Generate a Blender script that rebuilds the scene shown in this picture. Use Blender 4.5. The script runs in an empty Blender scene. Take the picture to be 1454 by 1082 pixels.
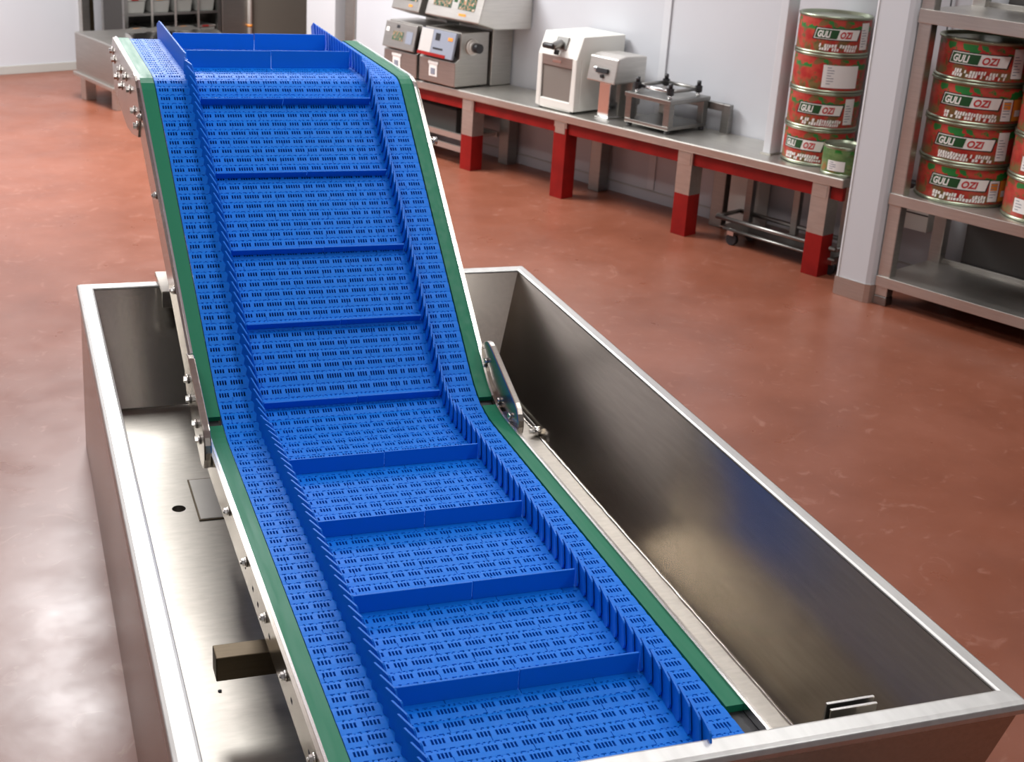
import bpy, bmesh, math, random
from math import sin, cos, pi, radians, sqrt, atan2, hypot
from mathutils import Matrix, Vector
random.seed(7)
S = 0.30                       # metres per working unit
SC = bpy.context.scene
COL = SC.collection
AZ = 0.4241                    # azimuth of the room against the conveyor axis
ZF = 1.5                       # belt plane above the floor (units)

# ------------------------------------------------------------------ materials
def mat(name, color=(.8, .8, .8), rough=.5, metal=0., spec=.5):
    m = bpy.data.materials.new(name); m.use_nodes = True
    b = m.node_tree.nodes['Principled BSDF']
    b.inputs['Base Color'].default_value = (*color, 1)
    b.inputs['Roughness'].default_value = rough
    b.inputs['Metallic'].default_value = metal
    b.inputs['Specular IOR Level'].default_value = spec
    return m
def nd(m, t, **kw):
    n = m.node_tree.nodes.new(t)
    for k, v in kw.items():
        if k in n.inputs: n.inputs[k].default_value = v
        else: setattr(n, k, v)
    return n
def ln(m, a, ao, b, bi): m.node_tree.links.new(a.outputs[ao], b.inputs[bi])
def bsdf(m): return m.node_tree.nodes['Principled BSDF']
def ramp(m, stops):
    r = nd(m, 'ShaderNodeValToRGB')
    while len(r.color_ramp.elements) < len(stops): r.color_ramp.elements.new(.5)
    for e, (p, c) in zip(r.color_ramp.elements, stops):
        e.position = p; e.color = (*c, 1)
    return r
def coords(m, scale, kind='Object'):
    tc = nd(m, 'ShaderNodeTexCoord'); mp = nd(m, 'ShaderNodeMapping')
    mp.inputs['Scale'].default_value = scale
    ln(m, tc, kind, mp, 'Vector'); return mp
def noise_color(m, scale, stops, detail=4, nscale=1., rough=.6):
    mp = coords(m, scale); n = nd(m, 'ShaderNodeTexNoise'); n.inputs['Scale'].default_value = nscale
    n.inputs['Detail'].default_value = detail; n.inputs['Roughness'].default_value = rough
    ln(m, mp, 'Vector', n, 'Vector'); r = ramp(m, stops); ln(m, n, 'Fac', r, 'Fac')
    ln(m, r, 'Color', bsdf(m), 'Base Color'); return mp, n, r
def add_bump(m, scale, nscale, strength, dist=.002, detail=3):
    mp = coords(m, scale); n = nd(m, 'ShaderNodeTexNoise'); n.inputs['Scale'].default_value = nscale
    n.inputs['Detail'].default_value = detail
    ln(m, mp, 'Vector', n, 'Vector')
    b = nd(m, 'ShaderNodeBump'); b.inputs['Strength'].default_value = strength
    b.inputs['Distance'].default_value = dist
    ln(m, n, 'Fac', b, 'Height'); ln(m, b, 'Normal', bsdf(m), 'Normal')
def rough_noise(m, scale, nscale, lo, hi):
    mp = coords(m, scale); n = nd(m, 'ShaderNodeTexNoise'); n.inputs['Scale'].default_value = nscale
    n.inputs['Detail'].default_value = 4
    ln(m, mp, 'Vector', n, 'Vector'); r = nd(m, 'ShaderNodeMapRange')
    r.inputs['From Min'].default_value = .3; r.inputs['From Max'].default_value = .7
    r.inputs['To Min'].default_value = lo; r.inputs['To Max'].default_value = hi
    ln(m, n, 'Fac', r, 'Value'); ln(m, r, 'Result', bsdf(m), 'Roughness')
def steel(name, c=(.56, .53, .48), lo=.2, hi=.34, grain=(3, 60, 60)):
    m = mat(name, c, .28, 1.)
    d = .93
    noise_color(m, grain, [(.3, (c[0]*d, c[1]*d, c[2]*d)), (.7, (min(1, c[0]*1.05), min(1, c[1]*1.05), min(1, c[2]*1.05)))], nscale=4, detail=2)
    rough_noise(m, (1, 1, 1), 1.6, lo, hi)
    return m

M = {}
M['belt'] = mat('blue_plastic', (.001, .175, .72), .5, 0, .22); rough_noise(M['belt'], (1, 1, 1), 60, .48, .6)
M['cleat'] = mat('blue_plastic_smooth', (.001, .15, .68), .45, 0, .25)
M['green'] = mat('green_plastic', (.008, .17, .085), .5, 0, .28); rough_noise(M['green'], (40, 3, 40), 2, .42, .58)
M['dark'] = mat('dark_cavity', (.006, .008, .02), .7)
M['black'] = mat('black_plastic', (.015, .015, .017), .45)
M['tank'] = steel('tank_steel', (.36, .325, .28), .19, .25, (30, 2, 30))
M['tanklit'] = steel('tank_steel_lit', (.47, .44, .395), .38, .46, (6, 20, 6))  # tank steel again, base lightened for the glare on the floor, and rougher
M['tankrim'] = steel('rim_steel', (.60, .595, .575), .38, .48, (12, 2, 12))
M['plate'] = steel('side_plate_steel', (.45, .415, .37), .2, .32, (2, 30, 30))
M['edge'] = mat('polished_edge', (.86, .86, .85), .22, 1.)
M['bolt'] = mat('bolt_steel', (.72, .70, .67), .22, 1.)
M['brownsteel'] = steel('tube_steel', (.13, .10, .065), .4, .55, (3, 40, 40))
M['bench'] = steel('bench_top_steel', (.60, .585, .54), .32, .48, (20, 3, 20))
M['sheet'] = steel('sheet_steel', (.46, .44, .41), .34, .5, (2, 2, 40))
M['sheetlight'] = steel('sheet_steel_light', (.62, .60, .56), .34, .5, (2, 2, 40))
M['darksteel'] = steel('dark_steel', (.30, .295, .28), .3, .45, (3, 3, 30))
M['chrome'] = mat('chrome', (.8, .8, .8), .12, 1.)
M['red'] = mat('red_paint', (.23, .006, .005), .42, 0, .3); noise_color(M['red'], (1, 1, 1), [(.35, (.20, .005, .004)), (.7, (.28, .008, .006))], nscale=9)
M['white'] = mat('white_enamel', (.70, .69, .64), .35)
M['wallp'] = mat('wall_panel', (.62, .63, .665), .38); noise_color(M['wallp'], (1, 1, 1), [(.3, (.51, .52, .55)), (.7, (.545, .555, .58))], nscale=.7)
M['cabinet'] = mat('cabinet_front', (.17, .148, .122), .45, .25)
M['panelpaper'] = mat('panel_sheet', (.46, .44, .42), .5)
M['shelfback'] = mat('shelf_back', (.06, .055, .052), .45)
M['farpanel'] = mat('grey_panel', (.27, .27, .28), .5)
M['pillar'] = mat('pillar_panel', (.58, .59, .61), .35)
M['skirt'] = mat('skirting', (.42, .41, .38), .35); 
M['glass'] = mat('window_dark', (.20, .185, .165), .12)
M['paper'] = mat('paper', (.78, .76, .73), .5)
M['screen'] = mat('screen', (.04, .05, .05), .15)
noise_color(M['screen'], (1, 1, 1), [(.30, (.02, .03, .035)), (.45, (.03, .10, .04)), (.53, (.12, .14, .13)), (.60, (.35, .14, .03)), (.70, (.45, .42, .36))], nscale=70, detail=2)
M['overlay'] = mat('grey_overlay', (.22, .24, .29), .35)
M['sticker_or'] = mat('orange_sticker', (.72, .25, .03), .4)
M['tin'] = mat('tin', (.62, .61, .52), .25, 1.)
M['tingreen'] = mat('tin_lacquer', (.34, .38, .28), .28, .9)
M['ink'] = mat('dark_green_ink', (.012, .07, .02), .4)
M['inkblack'] = mat('black_ink', (.02, .02, .02), .4)
M['whiteink'] = mat('white_ink', (.78, .76, .72), .4)
M['redink'] = mat('red_ink', (.50, .03, .03), .4)
M['greyblue'] = mat('bag_plastic', (.19, .185, .17), .25)
M['rackdark'] = mat('rack_dark', (.035, .033, .03), .5)

def label_mat(name, base, base2, leaf, band):
    """printed can sleeve: blotchy ground, leaves near the top, small print lower down"""
    m = mat(name, base, .38, 0, .35); b = bsdf(m)
    tc = nd(m, 'ShaderNodeTexCoord')
    def noise(sc, det=3):
        mp = nd(m, 'ShaderNodeMapping'); mp.inputs['Scale'].default_value = sc
        ln(m, tc, 'Object', mp, 'Vector'); n = nd(m, 'ShaderNodeTexNoise'); n.inputs['Scale'].default_value = 1
        n.inputs['Detail'].default_value = det; ln(m, mp, 'Vector', n, 'Vector'); return n
    n1 = noise((20, 20, 26)); r1 = ramp(m, [(.38, base), (.62, base2)]); ln(m, n1, 'Fac', r1, 'Fac')
    n2 = noise((24, 24, 30), 2); r2 = ramp(m, [(.51, (0, 0, 0)), (.545, (1, 1, 1))]); ln(m, n2, 'Fac', r2, 'Fac')
    sp = nd(m, 'ShaderNodeSeparateXYZ'); ln(m, tc, 'Object', sp, 'Vector')
    def zmask(stops):
        mr = nd(m, 'ShaderNodeMapRange'); mr.inputs['From Min'].default_value = 0; mr.inputs['From Max'].default_value = .52*S
        ln(m, sp, 'Z', mr, 'Value'); r = ramp(m, stops); ln(m, mr, 'Result', r, 'Fac'); return r
    zm = zmask([(.60, (0, 0, 0)), (.66, (1, 1, 1)), (.88, (1, 1, 1)), (.93, (0, 0, 0))])
    zb = zmask([(.08, (0, 0, 0)), (.12, (.85,)*3), (.24, (.85,)*3), (.36, (0, 0, 0))])
    def mul(a, c):
        x = nd(m, 'ShaderNodeMath', operation='MULTIPLY'); ln(m, a, 'Color', x, 0); ln(m, c, 'Color', x, 1); return x
    def mix(f, a, ao, col):
        x = nd(m, 'ShaderNodeMix', data_type='RGBA'); ln(m, f, f.outputs[0].name, x, 0)
        m.node_tree.links.new(a.outputs[ao], x.inputs[6]); x.inputs[7].default_value = (*col, 1); return x
    n3 = noise((34, 34, 20), 2); r3 = ramp(m, [(.46, (0, 0, 0)), (.55, (1, 1, 1))]); ln(m, n3, 'Fac', r3, 'Fac')
    a = mix(mul(r3, zb), r1, 'Color', band)
    n4 = noise((15, 15, 20), 3); r4 = ramp(m, [(.57, (0, 0, 0)), (.61, (.75,)*3)]); ln(m, n4, 'Fac', r4, 'Fac')
    a2 = nd(m, 'ShaderNodeMix', data_type='RGBA'); ln(m, r4, 'Color', a2, 0)
    m.node_tree.links.new(a.outputs[2], a2.inputs[6]); a2.inputs[7].default_value = (.09, .10, .03, 1)
    x = nd(m, 'ShaderNodeMix', data_type='RGBA'); mm = mul(r2, zm); ln(m, mm, 'Value', x, 0)
    m.node_tree.links.new(a2.outputs[2], x.inputs[6]); x.inputs[7].default_value = (*leaf, 1)
    m.node_tree.links.new(x.outputs[2], b.inputs['Base Color'])
    return m
M['canred'] = label_mat('can_label_red', (.36, .022, .018), (.45, .06, .036), (.02, .16, .03), (.15, .14, .05))
M['cangreen'] = label_mat('can_label_green', (.07, .14, .04), (.14, .22, .08), (.02, .16, .02), (.30, .12, .03))

# floor: red-brown resin
f = mat('floor_resin', (.28, .09, .055), .3)
mp, n, r = noise_color(f, (1, 1, 1), [(.25, (.185, .057, .031)), (.5, (.23, .074, .041)), (.75, (.275, .097, .059))], nscale=2.2, detail=8)
sc = nd(f, 'ShaderNodeTexNoise'); sc.inputs['Scale'].default_value = 9; sc.inputs['Detail'].default_value = 6; sc.inputs['Distortion'].default_value = 2.5
tc2 = coords(f, (1, 1, 1)); ln(f, tc2, 'Vector', sc, 'Vector')
r2 = ramp(f, [(.60, (0, 0, 0)), (.74, (.34,)*3)]); ln(f, sc, 'Fac', r2, 'Fac')
mx = nd(f, 'ShaderNodeMix', data_type='RGBA'); ln(f, r2, 'Color', mx, 0)
f.node_tree.links.new(r.outputs['Color'], mx.inputs[6]); mx.inputs[7].default_value = (.46, .24, .18, 1)
f.node_tree.links.new(mx.outputs[2], bsdf(f).inputs['Base Color'])
rough_noise(f, (1, 1, 1), 5, .27, .40); add_bump(f, (1, 1, 1), 45, .06, .002, 4)
bsdf(f).inputs['Specular IOR Level'].default_value = .5
M['floor'] = f

# ------------------------------------------------------------------ mesh builder
class MB:
    def __init__(s): s.v = []; s.f = []; s.m = []; s.sm = []
    def vert(s, p): s.v.append(tuple(p)); return len(s.v)-1
    def face(s, pts, mi=0, smooth=False):
        b = len(s.v); s.v.extend(tuple(p) for p in pts); s.f.append(tuple(range(b, b+len(pts)))); s.m.append(mi); s.sm.append(smooth)
    def facei(s, idx, mi=0, smooth=False): s.f.append(tuple(idx)); s.m.append(mi); s.sm.append(smooth)
    def hexa(s, p, mi=0):
        b = len(s.v); s.v.extend(tuple(x) for x in p)
        for q in ((0, 3, 2, 1), (4, 5, 6, 7), (0, 1, 5, 4), (1, 2, 6, 5), (2, 3, 7, 6), (3, 0, 4, 7)):
            s.f.append(tuple(b+i for i in q)); s.m.append(mi); s.sm.append(False)
    def box(s, x0, x1, y0, y1, z0, z1, mi=0):
        s.hexa([(x0, y0, z0), (x1, y0, z0), (x1, y1, z0), (x0, y1, z0), (x0, y0, z1), (x1, y0, z1), (x1, y1, z1), (x0, y1, z1)], mi)
    def prism(s, poly, fn, a, b, mi=0, side=None, smooth=False):
        """poly: list of 2D; fn(u,v,w)->3D; extruded from w=a to w=b"""
        n = len(poly); k = len(s.v)
        s.v.extend(fn(u, v, a) for u, v in poly); s.v.extend(fn(u, v, b) for u, v in poly)
        s.f.append(tuple(range(k, k+n))[::-1]); s.m.append(mi); s.sm.append(False)
        s.f.append(tuple(range(k+n, k+2*n))); s.m.append(mi); s.sm.append(False)
        for i in range(n):
            j = (i+1) % n
            s.f.append((k+i, k+j, k+n+j, k+n+i)); s.m.append(mi if side is None else side); s.sm.append(smooth)
    def cyl(s, p0, p1, r0, r1=None, n=16, mi=0, cap=True, smooth=True):
        r1 = r0 if r1 is None else r1
        p0 = Vector(p0); p1 = Vector(p1); d = (p1-p0).normalized()
        a = d.cross(Vector((0, 0, 1)));  a = a if a.length > .01 else d.cross(Vector((1, 0, 0))); a.normalize(); b = d.cross(a)
        k = len(s.v)
        for p, r in ((p0, r0), (p1, r1)):
            for i in range(n):
                t = 2*pi*i/n; s.v.append(tuple(p + a*r*cos(t) + b*r*sin(t)))
        for i in range(n):
            j = (i+1) % n; s.f.append((k+i, k+j, k+n+j, k+n+i)); s.m.append(mi); s.sm.append(smooth)
        if cap:
            s.f.append(tuple(range(k, k+n))[::-1]); s.m.append(mi); s.sm.append(False)
            s.f.append(tuple(range(k+n, k+2*n))); s.m.append(mi); s.sm.append(False)
    def lathe(s, c, prof, n=48, mi=0):
        """prof: list of (r, z[, mi]) about a vertical axis at c"""
        k = len(s.v); m_ = len(prof)
        for p in prof:
            for i in range(n):
                t = 2*pi*i/n; s.v.append((c[0]+p[0]*cos(t), c[1]+p[0]*sin(t), c[2]+p[1]))
        for a in range(m_-1):
            mm = prof[a][2] if len(prof[a]) > 2 else mi
            for i in range(n):
                j = (i+1) % n; s.f.append((k+a*n+i, k+a*n+j, k+(a+1)*n+j, k+(a+1)*n+i)); s.m.append(mm); s.sm.append(True)
    def tube(s, pts, r, n=10, mi=0):
        for a, b in zip(pts, pts[1:]): s.cyl(a, b, r, n=n, mi=mi)

ROOT = {}
def W(v, fr):  # frame coords -> world metres
    if fr == 'w': return Vector((v[0], v[1], v[2]+ZF))*S
    c, s_ = cos(AZ), sin(AZ)
    return Vector((v[0]*c - v[1]*s_, v[0]*s_ + v[1]*c, v[2]))*S
def tag(o, label=None, cat=None, group=None, kind=None):
    for k, v in (('label', label), ('category', cat), ('group', group), ('kind', kind)):
        if v: o[k] = v
    return o
def thing(name, origin, label, cat, group=None, fr='r'):
    o = bpy.data.objects.new(name, None); o.empty_display_size = .05; COL.objects.link(o)
    o.location = W(origin, fr); o.rotation_euler = (0, 0, AZ if fr == 'r' else 0)
    ROOT[o.name] = (Vector(origin), fr)
    return tag(o, label, cat, group)
def build(mb, name, mats, parent=None, origin=None, fr='r', bevel=0, label=None, cat=None, group=None, kind=None, seg=2, merge=True):
    if parent is not None: org, fr = ROOT[parent.name]
    else: org = Vector(origin)
    me = bpy.data.meshes.new(name)
    me.from_pydata([((v[0]-org[0])*S, (v[1]-org[1])*S, (v[2]-org[2])*S) for v in mb.v], [], mb.f)
    for m in (mats if isinstance(mats, (list, tuple)) else [mats]): me.materials.append(M[m])
    me.polygons.foreach_set('material_index', mb.m); me.polygons.foreach_set('use_smooth', mb.sm)
    if merge:
        bm = bmesh.new(); bm.from_mesh(me); bmesh.ops.remove_doubles(bm, verts=bm.verts, dist=1e-6)
        bmesh.ops.recalc_face_normals(bm, faces=bm.faces); bm.to_mesh(me); bm.free()
    me.update()
    o = bpy.data.objects.new(name, me); COL.objects.link(o)
    if parent is not None: o.parent = parent
    else:
        o.location = W(org, fr); o.rotation_euler = (0, 0, AZ if fr == 'r' else 0)
    ROOT[o.name] = (org, fr)
    if bevel:
        b = o.modifiers.new('bevel', 'BEVEL'); b.width = bevel*S; b.segments = seg; b.limit_method = 'ANGLE'; b.angle_limit = radians(40)
    return tag(o, label, cat, group, kind)
def quick(fn, *a, **k):
    mb = MB(); fn(mb); return build(mb, *a, **k)

# ------------------------------------------------------------------ the room
WN, BU = 13.0, 24.8            # right wall plane (n), back wall plane (u)
m = MB(); m.box(-20, 26, -14, 26, -.3, 0); build(m, 'floor', 'floor', origin=(0, 0, 0), kind='structure')
m = MB()
m.box(WN, WN+.5, -12, 17.3, 0, 10.5)
build(m, 'wall_right', ['wallp'], origin=(WN, 0, 0), kind='structure')
m = MB(); m.box(WN+.02, WN+.5, 17.3, 17.66, 0, 10.5); m.box(WN-.03, WN+.5, 17.66, 17.98, 0, 10.5, 1)
build(m, 'trim_1', ['wallp', 'sheet'], origin=(WN, 17.3, 0), kind='structure', bevel=.02)
m = MB(); m.box(WN-.03, WN-.0005, 9.31, 9.46, .2, 10.4); build(m, 'trim_2', 'pillar', origin=(WN, 9.3, 0), kind='structure', bevel=.008)
m = MB(); m.box(WN-.02, WN-.0005, 1, 17.25, 0, .17); m.box(WN-.03, WN-.0005, 1, 17.25, .17, .19, 1)
build(m, 'baseboard_right', ['wallp', 'skirt'], origin=(WN, 8, 0), kind='structure')
m = MB(); m.box(18, 18.4, 17.98, BU, 0, 10.5); build(m, 'wall_alcove', 'wallp', origin=(18, 18, 0), kind='structure')
m = MB(); m.box(-20, 24, BU, BU+.4, 0, 10.5); build(m, 'wall_back', 'wallp', origin=(0, BU, 0), kind='structure')
m = MB(); m.box(-20, 10.52, BU-.03, BU-.0005, 0, .19); build(m, 'baseboard_back', 'skirt', origin=(0, BU, 0), kind='structure', bevel=.008)
m = MB(); m.box(-9.4, -9, -12, BU, 0, 10.5); build(m, 'wall_left', 'farpanel', origin=(-9, 0, 0), kind='structure')
m = MB(); m.box(-9.4, 26, -12.4, -12, 0, 10.5); build(m, 'wall_front', 'farpanel', origin=(0, -12, 0), kind='structure')
m = MB(); m.box(-9.4, 26, -12.4, BU+.4, 10.5, 10.8); build(m, 'ceiling', 'pillar', origin=(0, 0, 10.5), kind='structure')
# door with steel frame in the back wall
d = MB(); d.box(10.56, 10.76, BU-.16, BU-.001, 0, 8); d.box(10.76, 10.92, BU-.05, BU-.001, 0, 8, 1); d.box(11.50, 11.74, BU-.16, BU-.001, 0, 8)
dr = build(d, 'door_1', ['sheetlight', 'brownsteel'], origin=(11, BU, 0), kind='structure', bevel=.01)
m = MB(); m.box(10.92, 11.5, BU-.06, BU-.001, 0, 7.9); build(m, 'door_panel', 'wallp', dr)
# column left of the weighing machines
m = MB(); m.box(13.03, 13.36, 18.4, 19.4, 0, 10.5); build(m, 'wall_corner_column', 'pillar', origin=(13.03, 18.4, 0), kind='structure', bevel=.02)
# pillar in front of the right wall
m = MB(); pl = [(11.28, 4.44), (11.28, 3.99), (11.31, 3.93), (11.38, 3.90), (11.62, 3.90), (11.62, 4.48), (11.31, 4.48)]
m.prism(pl, lambda u, v, w: (u, v, w), 0, 10.5, 0)
m.box(11.272, 11.30, 4.425, 4.436, .25, 10.5, 1)
build(m, 'wall_pillar', ['pillar', 'skirt'], origin=(11.28, 3.9, 0), kind='structure', bevel=.01)
m = MB(); pk = [(11.265, 4.45), (11.265, 3.985), (11.30, 3.92), (11.38, 3.885), (11.61, 3.885), (11.61, 3.8995), (11.38, 3.8995), (11.31, 3.93), (11.279, 3.99), (11.279, 4.44), (11.305, 4.481), (11.61, 4.481), (11.61, 4.495), (11.30, 4.495)]
m.prism(pk, lambda u, v, w: (u, v, w), .002, .26); build(m, 'baseboard_pillar', 'sheetlight', origin=(11.28, 3.9, 0), kind='structure')

# ------------------------------------------------------------------ bench
def ZT(u): return 1.50 + (u-5.0)*(1.41-1.50)/(13.-5.)
B0, B1 = 4.82, 16.6
bench = thing('work_bench', (11.8, 10.5, 0), 'long stainless steel bench along the white wall with red painted legs and rails', 'bench')
m = MB()
z0, z1 = ZT(B0), ZT(B1)
m.hexa([(11.68, B0, z0-.14), (WN-.03, B0, z0-.14), (WN-.03, B1, z1-.14), (11.68, B1, z1-.14), (11.68, B0, z0), (WN-.03, B0, z0), (WN-.03, B1, z1), (11.68, B1, z1)])
build(m, 'worktop', 'bench', bench, bevel=.02)
legs = [(5.20, .62, 0), (7.70, .66, 0), (10.41, 2, 1), (12.72, .63, 0), (15.3, .63, 0)]
prev = None
for u, zr, allred in legs:
    zt = ZT(u)-.141; a, b = u-.145, u+.145
    m = MB(); m.box(11.72, 12.0, a, b, 0, min(zr, zt-.10), 1)
    if zr < zt: m.box(11.72, 12.0, a, b, zr, zt-.002, 0)
    else: m.box(11.72, 12.0, a, b, zt-.10, zt-.002, 0)
    m.box(11.712, 11.722, a+.03, b-.03, zt-.20, zt-.02, 0)
    build(m, 'leg', ['bench', 'red'], bench, bevel=.008)
    m = MB(); m.box(12.66, 12.9, a+.02, b-.02, 0, zt-.002); build(m, 'leg', 'darksteel', bench, bevel=.01)
    if prev is not None:
        m = MB(); pz = ZT(prev)-.141
        m.hexa([(11.76, prev+.146, pz-.20), (11.84, prev+.146, pz-.20), (11.84, a-.001, zt-.20), (11.76, a-.001, zt-.20),
                (11.76, prev+.146, pz-.002), (11.84, prev+.146, pz-.002), (11.84, a-.001, zt-.002), (11.76, a-.001, zt-.002)])
        build(m, 'rail', 'red', bench, bevel=.008)
    prev = u
m = MB(); m.box(11.76, 11.84, B0+.03, 5.05, ZT(B0)-.34, ZT(B0)-.142); build(m, 'rail', 'red', bench, bevel=.008)
# under-shelf frame of the left bay
m = MB()
for nn, zz in ((11.80, .58), (11.80, .36), (12.62, .58)):
    m.box(nn, nn+.05, 12.87, 15.15, zz-.1, zz); 
m.box(11.85, 12.62, 12.9, 13.0, .5, .56); m.box(11.85, 12.62, 14.9, 15.0, .5, .56); m.box(11.85, 12.62, 13, 14.9, .50, .52)
build(m, 'under_shelf', 'sheetlight', bench, label='steel under-shelf frame in the left bay')
m = MB(); m.box(11.98, 12.6, 13.3, 14.8, .521, .95); m.box(12.0, 12.58, 13.32, 14.78, .95, .97)
build(m, 'storage_crate', 'rackdark', origin=(12.3, 14, .52), bevel=.02, label='dark crate on the shelf frame under the bench behind the conveyor', cat='crate')

# trolley below the bench
tr = thing('trolley', (12.2, 6.6, 0), 'low steel tube trolley parked under the bench by the pillar', 'trolley')
m = MB(); m.tube([(11.96, 7.15, .40), (11.96, 4.95, .40)], .035); m.tube([(12.55, 7.15, .40), (12.55, 4.95, .40)], .035); m.tube([(11.96, 7.15, .40), (12.55, 7.15, .40)], .035)
m.tube([(11.96, 4.95, .40), (12.55, 4.95, .40)], .035); m.box(11.99, 12.52, 5, 7.1, .24, .26, 0)
m.tube([(11.96, 7.0, .24), (11.96, 4.95, .24)], .02)
build(m, 'frame', 'darksteel', tr)
for nn, u in ((12.50, 6.95), (12.55, 6.1), (12.50, 5.2)):
    m = MB(); m.box(nn-.05, nn+.05, u-.06, u+.06, .26, 1.22); build(m, 'upright', 'darksteel', tr, bevel=.01)
for nn, u in ((12.02, 6.85), (12.5, 6.85), (12.02, 5.05), (12.5, 5.05)):
    m = MB(); m.cyl((nn-.04, u, .09), (nn+.04, u, .09), .09, n=20); m.box(nn-.07, nn+.07, u-.06, u+.06, .16, .25, 1)
    build(m, 'caster', ['black', 'chrome'], tr)
m = MB(); m.box(12.6, 12.95, 6.9, 7.45, .0, .95); build(m, 'plastic_bin', 'white', origin=(12.8, 7.2, 0), bevel=.03, label='white box standing on the floor under the bench behind the red and steel leg', cat='box')

# white post on the bench
m = MB(); m.box(12.12, 12.40, 6.43, 6.56, ZT(6.5), 10.4, 0); 
po = build(m, 'support_post', ['pillar'], origin=(12.25, 6.5, ZT(6.5)), bevel=.008, label='pale square post standing on the steel bench left of the tin stack', cat='post')
m = MB(); m.box(12.09, 12.43, 6.40, 6.59, ZT(6.4)+.0005, ZT(6.4)+.02); build(m, 'foot_plate', 'bench', po)

# ------------------------------------------------------------------ cans
FONT = None
def text_polys(txt, size, shear=.25):
    cu = bpy.data.curves.new('txt', 'FONT'); cu.body = txt; cu.size = size; cu.shear = shear; cu.offset = size*.035; cu.resolution_u = 3
    o = bpy.data.objects.new('txt', cu); COL.objects.link(o)
    dg = bpy.context.evaluated_depsgraph_get(); ev = o.evaluated_get(dg); me = ev.to_mesh()
    bm = bmesh.new(); bm.from_mesh(me); bmesh.ops.triangulate(bm, faces=bm.faces)
    vs = [v.co.copy() for v in bm.verts]; fs = [tuple(v.index for v in f_.verts) for f_ in bm.faces]
    bm.free(); ev.to_mesh_clear(); bpy.data.objects.remove(o); bpy.data.curves.remove(cu)
    return vs, fs
def wrap(mb, c, r, ang0, z, vs, fs, mi):
    """flat shapes (x along, y up) bent round a can"""
    k = len(mb.v)
    for v in vs:
        a = ang0 + v[0]/r
        mb.v.append((c[0]+r*cos(a), c[1]+r*sin(a), c[2]+z+v[1]))
    for f_ in fs: mb.f.append(tuple(k+i for i in f_)); mb.m.append(mi); mb.sm.append(True)
def wrap_quad(mb, c, r, ang0, z, x0, x1, y0, y1, mi, skew=0., n=10):
    for i in range(n):
        a, b = x0+(x1-x0)*i/n, x0+(x1-x0)*(i+1)/n
        wrap(mb, c, r, ang0, z, [(a+skew*y0, y0), (b+skew*y0, y0), (b+skew*y1, y1), (a+skew*y1, y1)], [(0, 1, 2, 3)], mi)
def camang(n, u): return atan2(-5.72-u, -5.19-n)
T1 = text_polys('GULI', .13); T2 = text_polys('OZI', .13)
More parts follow.
